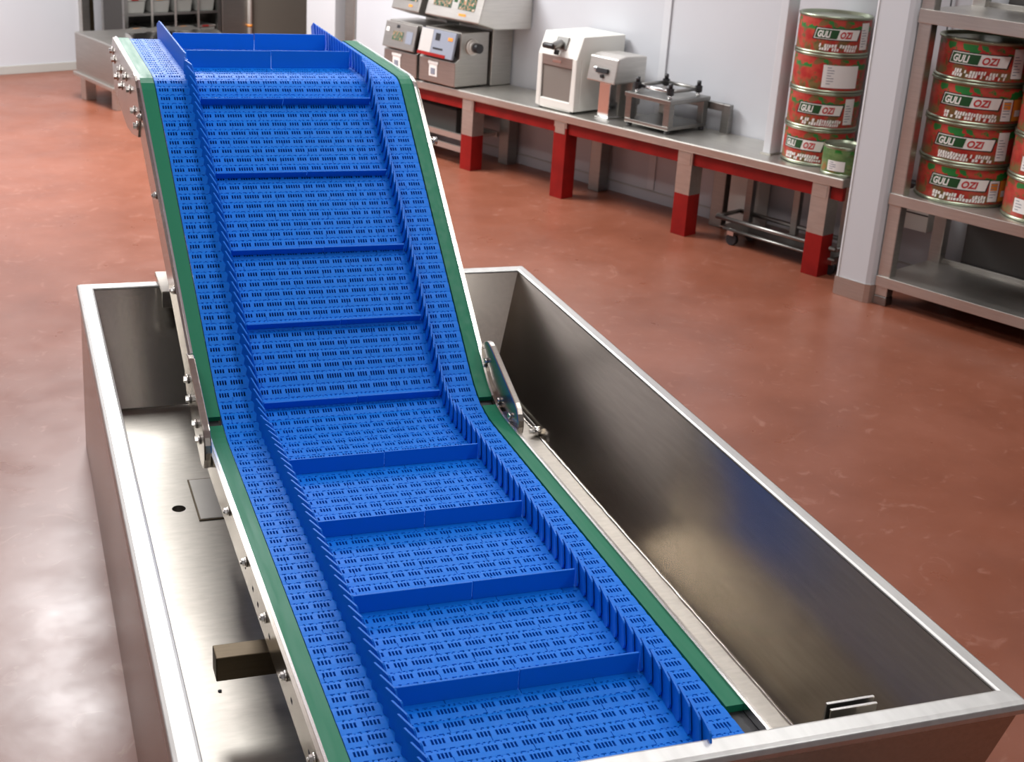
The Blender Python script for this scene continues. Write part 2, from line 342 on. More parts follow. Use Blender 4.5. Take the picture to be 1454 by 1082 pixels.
def make_can(origin, r, h, rot, label, group, kind='red', turn=0., sticker='white', name='food_can', word=True):
    t = thing(name, origin, label, 'can', group)
    c = origin; a0 = camang(origin[0], origin[1]) + turn
    sleeve = 'canred' if kind == 'red' else 'cangreen'
    m = MB(); m.lathe(c, [(r*.965, .035), (r*.97, .05), (r*.97, h-.05), (r*.965, h-.04)], 64)
    build(m, 'label_sleeve', sleeve, t)
    m = MB(); m.lathe(c, [(0, .012), (r*.93, .012), (r*.97, 0), (r, .004), (r, .03), (r*.965, .04)], 64); build(m, 'bottom_rim', 'tingreen', t)
    m = MB(); m.lathe(c, [(r*.965, h-.045), (r, h-.032), (r, h-.004), (r*.985, h), (r*.955, h-.004), (r*.94, h-.045), (r*.80, h-.045), (r*.76, h-.035), (0, h-.035)], 64)
    build(m, 'lid', 'tingreen', t)
    R = r*.974
    if word:
        m = MB(); w = r*1.22; zc = h*.54
        # the bend runs counter-clockwise seen from above, so x grows to the right for a viewer outside
        wrap_quad(m, c, R, a0, zc, -w/2-.02, w/2+.02, -.085, .085, 2, .25)
        wrap_quad(m, c, R+.002, a0, zc, -w/2, w/2, -.072, .072, 0, .25)
        wrap_quad(m, c, R+.004, a0, zc, -w/2+.01, w*.02, -.062, .062, 1, .25)
        sx = w*.46/.40
        wrap(m, c, R+.006, a0, zc, [(-w/2+.03+v.x*sx*.9, -.045+v.y*.95) for v in T1[0]], T1[1], 0)
        wrap(m, c, R+.006, a0, zc, [(w*.05+v.x*sx*1.05, -.045+v.y*.95) for v in T2[0]], T2[1], 3)
        rnd = random.Random(int(origin[0]*1000+origin[2]*977))
        for row, (zz, hh) in enumerate(((h*.24, .028), (h*.15, .026))):
            x = -w*.42
            while x < w*.48:
                lw = rnd.uniform(.018, .034)
                if rnd.random() > .16: wrap_quad(m, c, R+.003, a0, zz, x, x+lw, -hh*rnd.uniform(.7, 1), hh*rnd.uniform(.5, 1), 0, .2, 1)
                x += lw+.010
        build(m, 'wordmark', ['whiteink', 'ink', 'inkblack', 'redink'], t, merge=False)
    if sticker:
        m = MB(); st = r*.70 if sticker != 'wide' else -r*.02
        if sticker == 'white': wrap_quad(m, c, R+.004, a0, 0, st, st+.17, h*.16, h*.86, 0)
        elif sticker == 'pair':
            wrap_quad(m, c, R+.004, a0, 0, st-.02, st+.13, h*.14, h*.66, 0); wrap_quad(m, c, R+.004, a0, 0, st+.15, st+.42, h*.14, h*.66, 1)
            wrap_quad(m, c, R+.005, a0, 0, st+.19, st+.38, h*.25, h*.4, 0); wrap_quad(m, c, R+.005, a0, 0, st, st+.11, h*.42, h*.6, 1)
        elif sticker == 'wide': wrap_quad(m, c, R+.004, a0, 0, st-.12, st+.42, h*.14, h*.74, 0)
        elif sticker == 'front': wrap_quad(m, c, R+.004, a0, 0, -.2, .06, h*.18, h*.52, 0)
        for i in range(7):
            zz = h*(.24+.07*i)
            x0 = {'white': st+.02, 'pair': st, 'wide': st-.06, 'front': -.17}[sticker]
            if sticker == 'front' and zz > h*.48: break
            wrap_quad(m, c, R+.006, a0, 0, x0, x0+(.10 if i % 3 else .06), zz, zz+.010, 2, 0, 2)
        build(m, 'price_sticker', ['paper', 'sticker_or', 'overlay'], t, merge=False)
    return t
zsh = 1.56
stk = ['pair', 'white', 'pair', 'white']; nm = ['bottom', 'second from bottom', 'third from bottom', 'top']
for k in range(4):
    make_can((12.115+.01*random.uniform(-1, 1), 3.262+.01*random.uniform(-1, 1), zsh+.527*k), .625, .526, 0,
             ['red food tin standing at the bottom of the full stack on the middle shelf',
              'red food tin with a tall white sticker, second from below in the full shelf stack',
              'red food tin with an orange sticker, third from below in the full shelf stack',
              'red food tin on top of the full shelf stack, below the upper shelf'][k], 'food tins on the steel shelf', sticker=stk[k], turn=-.12+.03*random.uniform(-1, 1))
for k in range(4):
    make_can((12.12, 2.0, zsh+.527*k), .615, .526, 0,
             ['bottom tin of the stack cut by the right edge of the photo',
              'second tin from below in the stack cut by the right edge of the photo',
              'third tin from below in the stack cut by the right edge of the photo',
              'topmost tin of the stack cut by the right edge of the photo'][k], 'food tins on the steel shelf', sticker='front', turn=-.5, word=False)
zb = ZT(5.0)+.001
lb = ['bottom red tin of the bench stack, partly hidden by the small green tin',
      'red tin with a logo, second from below in the stack on the bench',
      'tin with a wide white sticker, third from below in the bench stack',
      'topmost red tin of the stack on the bench beside the pillar']
for k in range(4):
    make_can((12.46, 5.83, zb+.53*k), .525, .529, 0, lb[k], 'food tins stacked on the bench', sticker=[None, 'white', 'wide', 'white'][k], turn=[-.5, -.1, .1, .1][k], word=(k != 2))
make_can((12.01, 5.08, zb), .31, .42, 0, 'small green food tin in front of the red stack on the bench', None, kind='green', sticker='front', turn=-.1, word=False)

# ------------------------------------------------------------------ shelving unit
sh = thing('shelving_unit', (11.37, 2.2, 0), 'grey steel shelving unit right of the pillar holding stacks of tins', 'shelf')
U0, U1 = 3.88, .2
for nn, u in ((11.37, U0), (12.66, U0), (11.37, U1+.2), (12.66, U1+.2)):
    m = MB(); m.box(nn, nn+.16, u-.19, u, .13, 7.5); m.box(nn-.004, nn+.164, u-.194, u+.004, 0, .13, 1)
    build(m, 'upright', ['sheetlight', 'darksteel'], sh, bevel=.012)
for zt_, th in ((.41, .145), (1.56, .15), (3.97, .175), (6.2, .16)):
    m = MB(); n0 = 11.345
    m.box(n0, n0+.024, U1, U0-.0, zt_-th, zt_); m.box(n0+.024, 12.80, U1, U0-.02, zt_-.035, zt_-.004); m.box(12.76, 12.80, U1, U0-.02, zt_-.035, zt_+.06)
    m.box(n0+.024, 12.8, U0-.022, U0-.004, zt_-th, zt_-.002)
    build(m, 'shelf', 'sheetlight', sh, bevel=.006)
m = MB(); m.box(12.83, 12.86, U1, 3.45, .02, 7.4); build(m, 'back_panel', 'shelfback', sh)
jar = thing('socket_box', (12.9, 4.35, 1.25), 'white wall box with a black plug and cable behind the shelf upright', 'socket')
m = MB(); m.box(12.80, WN-.001, 4.05, 4.75, .75, 1.22); m.box(12.795, 12.80, 4.05, 4.75, .98, 1.0, 1); build(m, 'box', ['white', 'black'], jar, bevel=.01)
m = MB(); m.box(12.82, 12.99, 4.1, 4.7, 1.222, 1.42); build(m, 'plug', 'black', jar, bevel=.02)
m = MB(); m.tube([(12.96, 4.35, 1.42), (12.96, 4.33, 2.6), (12.96, 4.36, 4.2)], .012, 8); build(m, 'cable', 'black', jar)
# ------------------------------------------------------------------ machines on the bench
def sloped(mb, u0, u1, pts, mi=0): mb.prism(pts, lambda a, b, w: (a, w, b), u0, u1, mi)
def panel_on(mb, p0, p1, ua, ub, a0, a1, off, th, mi):
    """thin panel on a sloped front: p0,p1 = (n,z) bottom/top of the slope, a0..a1 share along it, ua..ub in u"""
    d_ = Vector((p1[0]-p0[0], p1[1]-p0[1])); nr = Vector((-d_.y, d_.x)).normalized()
    if nr.x > 0: nr = -nr
    A = Vector(p0)+d_*a0; B = Vector(p0)+d_*a1
    q = [A+nr*off, B+nr*off, B+nr*(off+th), A+nr*(off+th)]
    mb.prism([(x.x, x.y) for x in q], lambda a, b, w: (a, w, b), ua, ub, mi)
def weigher(u0, u1, name, label, big):
    zt = ZT(u0)+.001; t = thing(name, (12.2, (u0+u1)/2, zt), label, 'machine', 'weighing machines')
    n0 = 11.62; w = u1-u0
    m = MB(); sloped(m, u0, u1, [(n0, zt+.03), (12.42, zt+.03), (12.42, zt+.98), (n0+.12, zt+.98), (n0+.10, zt+.52), (n0, zt+.46)]); build(m, 'housing', 'sheet', t, bevel=.015)
    for uu in (u0+.1, u1-.1):
        for nn in (n0+.1, 12.3):
            m = MB(); m.cyl((nn, uu, zt+.002), (nn, uu, zt+.031), .04); build(m, 'foot', 'black', t)
    # tilted control panel
    p0, p1 = (n0-.03, zt+.50), (n0+.07, zt+.96)
    m = MB(); panel_on(m, p0, p1, u0+.02, u1-.03, 0, 1, 0, .05, 0); cp = build(m, 'control_panel', 'overlay' if big else 'sheet', t, bevel=.01)
    m = MB()
    if big:
        panel_on(m, p0, p1, u1-.36, u1-.04, .06, .98, .051, .004, 0); panel_on(m, p0, p1, u0+.2, u1-.02, .0, .12, .051, .005, 2)
        panel_on(m, p0, p1, u1-.56, u1-.44, .62, .88, .051, .006, 1); panel_on(m, p0, p1, u0+.08, u0+.2, .68, .8, .051, .006, 3); panel_on(m, p0, p1, u0+.3, u1-.42, .28, .34, .051, .006, 1)
        build(m, 'panel_decal', ['panelpaper', 'black', 'red', 'sticker_or'], cp)
    else:
        panel_on(m, p0, p1, u0+.36, u0+.66, .3, .66, .051, .004, 1); panel_on(m, p0, p1, u0+.10, u0+.28, .25, .72, .051, .004, 0)
        panel_on(m, p0, p1, u1-.16, u1-.08, .6, .76, .051, .004, 2); panel_on(m, p0, p1, u0+.5, u0+.58, .78, .9, .051, .004, 3)
        build(m, 'panel_decal', ['overlay', 'screen', 'paper', 'black'], cp)
    m = MB(); m.box(n0+.02, n0+.1, u0+.08, u1-.12, zt+.46, zt+.56); build(m, 'chute_gap', 'black', t)
    m = MB(); m.box(n0-.012, n0+.004, (u0+u1)/2-.02, (u0+u1)/2+.20, zt+.14, zt+.36); m.box(n0-.02, n0-.01, (u0+u1)/2+.03, (u0+u1)/2+.15, zt+.18, zt+.29, 1)
    m.box(n0-.02, n0+.004, (u0+u1)/2-.05, (u0+u1)/2+.22, zt+.36, zt+.41)
    build(m, 'latch', ['paper', 'overlay'], t, bevel=.005)
    # column and head
    hu0, hu1 = (u0-.5, u1-.05) if big else (u0+.05, u1-.12)
    m = MB(); m.box(12.46, 12.96, hu0+(.45 if big else .1), hu1-.05, zt+.01, zt+1.10); build(m, 'column', 'sheet', t, bevel=.012)
    m = MB(); zh = zt+1.12
    sloped(m, hu0, hu1, [(n0+.04, zh+.08), (12.1, zh-.04), (12.97, zh-.06), (12.97, zh+.72), (n0+.24, zh+.72)]); hd = build(m, 'head', 'sheetlight' if big else 'sheet', t, bevel=.02)
    q0, q1 = (n0+.04, zh+.08), (n0+.24, zh+.72); hw = hu1-hu0
    for a, b in (((.12, .42), (.55, .88)) if big else ((.12, .82),)):
        m = MB(); panel_on(m, q0, q1, hu0+hw*a, hu0+hw*b, .28, .72, .002, .006, 0); build(m, 'display', 'screen', hd)
    m = MB(); panel_on(m, q0, q1, hu0+hw*.25, hu0+hw*.38, .12, .18, .002, .004, 0); build(m, 'orange_mark', 'sticker_or', hd)
    if big:
        m = MB(); panel_on(m, q0, q1, hu0+hw*.46, hu0+hw*.52, .45, .7, .002, .004, 0); build(m, 'green_mark', 'ink', hd)
    if big:
        zz = zt+.72; m = MB(); m.cyl((12.0, u0, zz), (12.0, u0-.05, zz), .14, n=28); m.cyl((12.0, u0-.05, zz), (12.0, u0-.07, zz), .115, .09, n=28)
        m.cyl((12.0, u0-.07, zz), (12.0, u0-.10, zz), .05, n=20, mi=1); m.cyl((12.0, u0-.10, zz), (12.0, u0-.22, zz), .085, .085, n=20, mi=1)
        build(m, 'adjusting_knob', ['white', 'black'], t)
weigher(13.0, 13.98, 'weighing_machine', 'large grey weighing machine with two display windows and a white knob', True)
weigher(14.06, 15.0, 'weighing_machine', 'smaller grey weighing machine left of the large one, with a single wide display', False)

# white enamel machine
u0, u1 = 10.2, 11.1; zt = ZT(10.2)+.005
t = thing('vacuum_sealer', (12.3, 10.65, zt), 'white enamel box machine with a grey front window on the steel bench', 'machine')
fr_ = [(11.78, zt+.05), (11.78, zt+.86), (11.90, zt+1.24), (12.93, zt+1.24), (12.93, zt+.05)]
m = MB()
# hollow front: frame bars round a recessed window
m.box(11.78, 11.90, u0, u0+.10, zt+.03, zt+.90); m.box(11.78, 11.90, u1-.10, u1, zt+.03, zt+.90); m.box(11.78, 11.90, u0+.1, u1-.1, zt+.03, zt+.17)
sloped(m, u0, u1, [(11.78, zt+.88), (11.92, zt+1.25), (12.93, zt+1.25), (12.93, zt+.03), (11.90, zt+.03), (11.90, zt+.88)])
build(m, 'housing', 'white', t, bevel=.015)
m = MB(); m.box(11.81, 11.897, u0+.102, u1-.102, zt+.172, zt+.72); build(m, 'front_window', 'glass', t)
m = MB(); m.box(11.79, 11.897, u0+.102, u1-.102, zt+.725, zt+.879); m.box(11.782, 11.791, u0+.36, u0+.56, zt+.78, zt+.83, 1); build(m, 'window_header', ['sheet', 'chrome'], t)
m = MB(); panel_on(m, (11.78, zt+.88), (11.92, zt+1.25), u0+.30, u0+.56, .34, .86, .001, .03, 0)
m.cyl((11.82, u0+.43, zt+1.1), (11.62, u0+.43, zt+1.06), .075, .06, n=20, mi=0); m.cyl((11.62, u0+.40, zt+1.06), (11.62, u0+.62, zt+1.06), .05, n=16, mi=1); m.cyl((11.74, u0+.43, zt+1.0), (11.72, u0+.43, zt+.92), .045, n=14, mi=1)
build(m, 'rotary_switch', ['darksteel', 'black'], t, bevel=.006)
for uu in (u0+.08, u1-.08):
    for nn in (11.84, 12.85):
        m = MB(); m.cyl((nn, uu, zt-.004), (nn, uu, zt+.031), .04); build(m, 'foot', 'black', t)

# small grinder
u0, u1 = 9.42, 10.04; zt = ZT(9.4)
t = thing('meat_grinder', (12.3, 9.67, zt), 'small steel machine on a square leg right of the white machine', 'machine')
m = MB(); sloped(m, u0, u1, [(11.86, zt+.60), (11.93, zt+1.0), (12.12, zt+1.04), (12.62, zt+1.02), (12.62, zt+.60)]); build(m, 'head', 'sheetlight', t, bevel=.02)
m = MB(); m.box(12.02, 12.28, u0+.22, u1-.16, zt+.02, zt+.60); m.box(11.98, 12.32, u0+.19, u1-.13, zt+.003, zt+.02); build(m, 'leg', 'chrome', t, bevel=.01)
m = MB(); m.box(12.36, 12.6, u0+.05, u1-.25, zt+.22, zt+.60); build(m, 'rear_box', 'sheet', t, bevel=.015)
m = MB(); m.box(12.38, 12.58, u0+.08, u1-.28, zt+.003, zt+.22); build(m, 'rear_foot', 'sheet', t, bevel=.01)
m = MB(); panel_on(m, (11.86, zt+.60), (11.93, zt+1.0), u0+.17, u0+.42, .36, .56, .002, .035, 0); panel_on(m, (11.86, zt+.60), (11.93, zt+1.0), u0+.42, u0+.48, .42, .56, .002, .02, 1)
build(m, 'handle', ['black', 'chrome'], t, bevel=.006)
m = MB(); m.cyl((11.88, u0+.28, zt+.70), (11.84, u0+.28, zt+.70), .03, n=14); build(m, 'button', 'black', t)

# framed plate stand
u0, u1 = 8.22, 9.14; n0, n1 = 11.86, 12.82; zt = ZT(8.2)
t = thing('press_stand', (12.3, 8.7, zt), 'dark steel two-tier plate stand with clamp bars near the bench middle', 'stand')
m = MB(); m.box(n0, n1, u0, u1, zt+.06, zt+.12); build(m, 'base_plate', 'darksteel', t, bevel=.01)
m = MB(); m.box(n0-.02, n1+.02, u0-.02, u1+.02, zt+.47, zt+.54); build(m, 'top_plate', 'darksteel', t, bevel=.01)
for nn, uu in ((n0, u0), (n0, u1-.12), (n1-.12, u0), (n1-.12, u1-.12)):
    m = MB(); m.box(nn, nn+.12, uu, uu+.12, zt+.12, zt+.47); build(m, 'leg', 'darksteel', t, bevel=.008)
    m = MB(); m.cyl((nn+.06, uu+.06, zt+.003), (nn+.06, uu+.06, zt+.06), .05, n=16); build(m, 'foot', 'black', t)
cs = [(n0+.12, u0+.12), (n0+.12, u1-.12), (n1-.14, u1-.12), (n1-.14, u0+.12)]
for nn, uu in cs:
    m = MB(); m.cyl((nn, uu, zt+.54), (nn, uu, zt+.60), .035, n=14, mi=1); m.cyl((nn, uu, zt+.60), (nn, uu, zt+.70), .06, n=8, mi=0, smooth=False); m.cyl((nn, uu, zt+.70), (nn, uu, zt+.78), .035, n=12, mi=0)
    build(m, 'clamp_knob', ['black', 'chrome'], t)
for i in range(4):
    a, b = cs[i], cs[(i+1) % 4]; m = MB(); m.cyl((a[0], a[1], zt+.65), (b[0], b[1], zt+.65), .03, n=12); build(m, 'clamp_bar', 'chrome' if i == 0 else 'darksteel', t)
m = MB(); m.box(n1+.021, n1+.10, u0-.30, u0+.5, zt+.34, zt+.46); m.box(n1+.021, n1+.12, u0-.42, u0-.26, zt+.003, zt+.46); build(m, 'side_arm', 'darksteel', t, bevel=.01)

# ------------------------------------------------------------------ far left: steel chute table, rack, cabinet
t = thing('chute_table', (9.6, 20.8, 0), 'grey stainless chute table on legs behind the top of the conveyor', 'table')
m = MB(); m.hexa([(8.8, 20.02, .42), (11.6, 20.02, .42), (11.6, 21.62, .52), (8.8, 21.62, .52), (8.8, 20.02, 1.30), (11.6, 20.02, 1.30), (11.6, 21.62, 1.38), (8.8, 21.62, 1.38)])
build(m, 'body', 'sheet', t, bevel=.03)
m = MB(); m.hexa([(8.74, 20.0, .40), (8.8, 20.0, .40), (8.8, 21.64, .50), (8.74, 21.64, .50), (8.74, 20.0, .48), (8.8, 20.0, .48), (8.8, 21.64, .58), (8.74, 21.64, .58)]); build(m, 'lower_lip', 'sheetlight', t, bevel=.01)
m = MB(); m.hexa([(9.4, 20.1, 1.31), (11.5, 20.1, 1.31), (11.5, 20.6, 1.33), (9.4, 20.6, 1.33), (9.4, 20.5, 1.46), (11.5, 20.5, 1.46), (11.5, 20.6, 1.46), (9.4, 20.6, 1.46)]); build(m, 'chute_edge', 'chrome', t)
for nn, uu in ((8.86, 20.08), (8.86, 21.36), (11.3, 20.08), (11.3, 21.36)):
    m = MB(); m.box(nn, nn+.24, uu, uu+.2, 0, .44); build(m, 'leg', 'sheetlight', t, bevel=.01)

rk = thing('tray_rack', (11.5, 22.7, 0), 'dark steel rack of clear food trays behind the conveyor head', 'rack')
RX0, RX1, RY0, RY1 = 10.28, 12.70, 22.2, 23.2
m = MB()
for x in (RX0, RX1-.09):
    for y in (RY0, RY1-.09): m.box(x, x+.09, y, y+.09, 0, 4.2)
for k in range(7): m.box(RX0, RX1, RY0+.01, RY0+.06, .3+.62*k, .35+.62*k)
build(m, 'frame', 'darksteel', rk)
m = MB(); m.box(RX0+.1, RX1-.1, RY1-.05, RY1-.01, 0, 4.2); m.box(RX0, RX0+.01, RY0+.1, RY1-.1, 0, 4.2); build(m, 'back_panel', 'rackdark', rk)
for k in range(7):
    m = MB(); m.box(RX0+.09, RX1-.09, RY0+.06, RY1-.06, .31+.62*k, .335+.62*k); build(m, 'shelf', 'darksteel', rk)
for x in (10.92, 11.5, 12.08):
    m = MB(); m.box(x, x+.05, RY0-.012, RY0+.0, 0, 4.2); build(m, 'divider_rod', 'sheetlight', rk)
tl = ['clear food tray on the dark rack behind the conveyor, %s column, %s row']
cn = ['leftmost', 'second', 'third', 'rightmost']; rn = {1: 'lower', 2: 'middle', 3: 'upper'}
for k in (1, 2):
    for ci, xc in enumerate((10.62, 11.22, 11.79, 12.365)):
        z = .336+.62*k
        tt = thing('food_tray', (xc, 22.5, z), 'clear food tray in the %s column of the dark rack, %s shelf in view' % (cn[ci], 'lower' if k == 1 else 'upper'), 'tray', 'trays in the dark rack')
        m = MB(); m.hexa([(xc-.19, 22.3, z), (xc+.19, 22.3, z), (xc+.19, 22.9, z), (xc-.19, 22.9, z), (xc-.23, 22.28, z+.28), (xc+.23, 22.28, z+.28), (xc+.23, 22.93, z+.28), (xc-.23, 22.93, z+.28)])
        build(m, 'tub', 'greyblue', tt, bevel=.02)
        m = MB(); m.box(xc-.235, xc+.235, 22.27, 22.94, z+.281, z+.32); m.box(xc-.12, xc+.05, 22.262, 22.27, z+.285, z+.32, 1 if (ci+k) % 2 else 2)
        build(m, 'film_lid', ['sheetlight', 'sticker_or', 'red'], tt, bevel=.01)

cb = thing('steel_cabinet', (14.1, 22.6, 0), 'tall stainless cabinet with a white pipe right of the dark rack', 'cabinet')
m = MB(); m.box(12.73, 13.42, 22.2, 23.4, 0, 6.5); build(m, 'side_body', 'sheet', cb, bevel=.01)
m = MB(); m.box(13.42, 16.4, 22.25, 23.4, 0, 6.5); build(m, 'body', 'cabinet', cb, bevel=.01)
m = MB(); m.cyl((13.44, 22.16, .0), (13.44, 22.16, 6.5), .055, n=16); m.cyl((13.44, 22.16, 1.20), (13.44, 22.16, 1.26), .06, n=16, mi=1); build(m, 'pipe', ['white', 'sticker_or'], cb)

# ------------------------------------------------------------------ hopper tank (conveyor frame)
tk = thing('hopper_tank', (.3, 1.5, -ZF), 'large stainless steel hopper tank holding the lower end of the blue conveyor', 'tank', fr='w')
RI = (-1.70, 2.44, -2.27, 5.40); FL = (-1.555, 1.955, -1.85, 4.60); ZR, ZB = .10, -.78
RO = (-1.845, 2.555, -2.42, 5.56); BO = (-1.835, 2.36, -1.95, 5.50)
def ring(r, z): return [(r[0], r[2], z), (r[1], r[2], z), (r[1], r[3], z), (r[0], r[3], z)]
m = MB(); A = ring(RI, ZR-.01); Bq = ring(FL, ZB); E = ring((RO[0]+.03, RO[1]-.03, RO[2]+.03, RO[3]-.03), ZR-.03); Fq = ring(BO, -ZF+.002)
G = ring((FL[0], FL[1], FL[2], FL[3]), ZB-.06)
def band(mb, P, Q, mi=0):
    for i in range(4): j = (i+1) % 4; mb.face([P[i], P[j], Q[j], Q[i]], mi)
band(m, A, Bq)
build(m, 'inner_wall', 'tank', tk)
m = MB(); band(m, E, Fq); m.face(Fq); build(m, 'outer_wall', 'tank', tk)
# tank floor with a drain hole and a square cover
m = MB(); hx, hy, hr = -1.30, 2.55, .052; nseg = 24
cx0, cx1, cy0, cy1 = -1.165, -.90, 2.32, 3.02
sq = [(hx-.1, hy-.14), (hx+.1, hy-.14), (hx+.1, hy+.14), (hx-.1, hy+.14)]
xs = [FL[0], hx-.1, hx+.1, FL[1]]; ys = [FL[2], hy-.14, hy+.14, FL[3]]
for i in range(3):
    for j in range(3):
        if i == 1 and j == 1: continue
        m.face([(xs[i], ys[j], ZB), (xs[i+1], ys[j], ZB), (xs[i+1], ys[j+1], ZB), (xs[i], ys[j+1], ZB)])
def sqpt(t):
    dx, dy = cos(t), sin(t); k = min(.1/abs(dx) if abs(dx) > 1e-9 else 1e9, .14/abs(dy) if abs(dy) > 1e-9 else 1e9); return (hx+dx*k, hy+dy*k, ZB)
angs = sorted(set([2*pi*i/nseg for i in range(nseg)] + [atan2(sy*.14, sx*.1) % (2*pi) for sx in (1, -1) for sy in (1, -1)]))
for a, b in zip(angs, angs[1:]+[angs[0]+2*pi]):
    pa = (hx+hr*cos(a), hy+hr*1.1*sin(a), ZB); pb = (hx+hr*cos(b), hy+hr*1.1*sin(b), ZB)
    m.face([pa, sqpt(a), sqpt(b), pb]); m.face([pa, pb, (pb[0], pb[1], ZB-.12), (pa[0], pa[1], ZB-.12)])
m.face([(hx-.1, hy-.1, ZB-.12), (hx+.1, hy-.1, ZB-.12), (hx+.1, hy+.1, ZB-.12), (hx-.1, hy+.1, ZB-.12)])
build(m, 'tank_floor', 'tanklit', tk)
m = MB(); m.cyl((-1.36, .03, ZB+.0005), (-1.36, .03, ZB+.006), .012, n=10); build(m, 'floor_screw', 'dark', tk)
m = MB(); m.box(cx0, cx1, cy0, cy1, ZB+.001, ZB+.012); build(m, 'drain_cover', 'sheet', tk, bevel=.005)
m = MB()
for (a0, a1, b0, b1) in ((cx0-.012, cx1+.012, cy0-.012, cy0-.001), (cx0-.012, cx1+.012, cy1+.001, cy1+.012), (cx0-.012, cx0-.001, cy0-.001, cy1+.001)): m.box(a0, a1, b0, b1, ZB+.0005, ZB+.008)
build(m, 'cover_weld', 'brownsteel', tk)
# rolled rim: a cross-section swept round the rectangle
prof = [(0, 0), (.0, .014), (.02, .022), (.11, .019), (.135, .008), (.145, -.02), (.14, -.055), (.12, -.055), (.118, -.02), (.02, -.012)]
m = MB(); n_ = len(prof); k0 = len(m.v)
for ci, (ix, iy) in enumerate(((0, 2), (1, 2), (1, 3), (0, 3))):
    for (t_, z) in prof:
        f_ = t_/.145
        m.v.append((RI[ix]+(RO[ix]-RI[ix])*f_, RI[iy]+(RO[iy]-RI[iy])*f_, ZR+z-.008))
for ci in range(4):
    cj = (ci+1) % 4
    for i in range(n_):
        j = (i+1) % n_; m.f.append((k0+ci*n_+i, k0+cj*n_+i, k0+cj*n_+j, k0+ci*n_+j)); m.m.append(0); m.sm.append(False)
build(m, 'rim', 'tankrim', tk, bevel=.006)
# weld beads at the right floor seam, bolt at the seam, folded tab on the near wall
m = MB(); random.seed(3); pts = []; y = -1.6
while y < 4.3: pts.append((FL[1]-.004+random.uniform(-.003, .002), y, ZB+.003+random.uniform(0, .004))); y += random.uniform(.03, .12)
k0 = len(m.v)
for a in pts:
    for t_ in range(6): m.v.append((a[0]+.008*cos(t_*pi/3), a[1], a[2]+.008*sin(t_*pi/3)))
for i in range(len(pts)-1):
    for t_ in range(6): m.f.append((k0+6*i+t_, k0+6*i+(t_+1) % 6, k0+6*i+6+(t_+1) % 6, k0+6*i+6+t_)); m.m.append(0); m.sm.append(True)
build(m, 'weld_bead', 'bolt', tk)
m = MB(); m.cyl((FL[0]+.003, FL[3]-.003, ZB+.003), (FL[1]-.003, FL[3]-.003, ZB+.003), .008, n=8); build(m, 'weld_bead', 'bolt', tk)
py = 3.32
m = MB(); m.cyl((FL[1]-.05, py, ZB+.045), (FL[1]+.01, py, ZB+.045), .042, n=20); m.cyl((FL[1]-.09, py, ZB+.045), (FL[1]-.05, py, ZB+.045), .02, n=6, smooth=False)
build(m, 'pivot_bolt', 'bolt', tk)
m = MB(); m.cyl((FL[1]-.02, py+.04, ZB+.07), (FL[1]-.02, 4.3, ZB+.07), .010, n=8); build(m, 'pivot_rod', 'darksteel', tk)
m = MB()
m.box(1.545, 1.84, -2.045, -2.035, -.35, .014); m.box(1.55, 1.835, -2.085, -2.075, -.35, .0); m.box(1.55, 1.835, -2.25, -2.02, -.36, -.345)
m.box(1.545, 1.84, -2.049, -2.031, .014, .020, 1); m.box(1.55, 1.835, -2.089, -2.071, .0, .006, 1)
build(m, 'folded_tab', ['darksteel', 'bolt'], tk)

# ------------------------------------------------------------------ conveyor
YB, A_ = 2.2626, 0.637
LI, LD = 3.505, 2.20
TA = tan_half = math.tan(A_/2)
R1, R2, R3 = 1.0, .42, .34           # lower bend, upper bend, head roller
Y0 = -2.24
sa, ca = sin(A_), cos(A_)
T1_, T2_ = R1*TA, R2*TA
# path pieces by arc length from the lower corner (s=0 at the arc middle)
L_arc1, L_arc2 = R1*A_, R2*A_
P_B = (YB, 0.); P_T = (YB+LI*ca, LI*sa)
s1 = -L_arc1/2; s2 = L_arc1/2; s3 = s2 + LI - T1_ - T2_; s4 = s3 + L_arc2; s5 = s4 + LD - T2_; s6 = s5 + R3*pi*.55
S0 = s1 - (YB - T1_ - Y0)
def path(s):
    """belt centre line: (y, z, slope angle)"""
    if s <= s1: return (YB-T1_+(s-s1), 0., 0.)
    if s <= s2:
        a = (s-s1)/R1; return (YB-T1_+R1*sin(a), R1*(1-cos(a)), a)
    if s <= s3:
        d = T1_+(s-s2); return (YB+d*ca, d*sa, A_)
    if s <= s4:
        a = A_-(s-s3)/R2; y0, z0 = P_T[0]-T2_*ca, P_T[1]-T2_*sa
        return (y0+R2*(sa*1-sin(a)) , z0 + R2*(cos(a)-ca), a)
    if s <= s5: return (P_T[0]+T2_+(s-s4), P_T[1], 0.)
    a = (s-s5)/R3; return (P_T[0]+T2_+(s5-s4)+R3*sin(a), P_T[1]-R3+R3*cos(a), -a)
WID, SHF = .0853, -.048
def lat(x, s):
    f_ = min(1, max(0, s/LI)); return x*(1+WID*f_)+SHF*f_
def loc(x, s, h=0.):
    y, z, a = path(s); return (lat(x, s), y-h*sin(a), z+h*cos(a))
cv = thing('belt_conveyor', (0, 1.5, -ZF), 'blue cleated modular belt conveyor rising out of the steel tank', 'conveyor', fr='w')

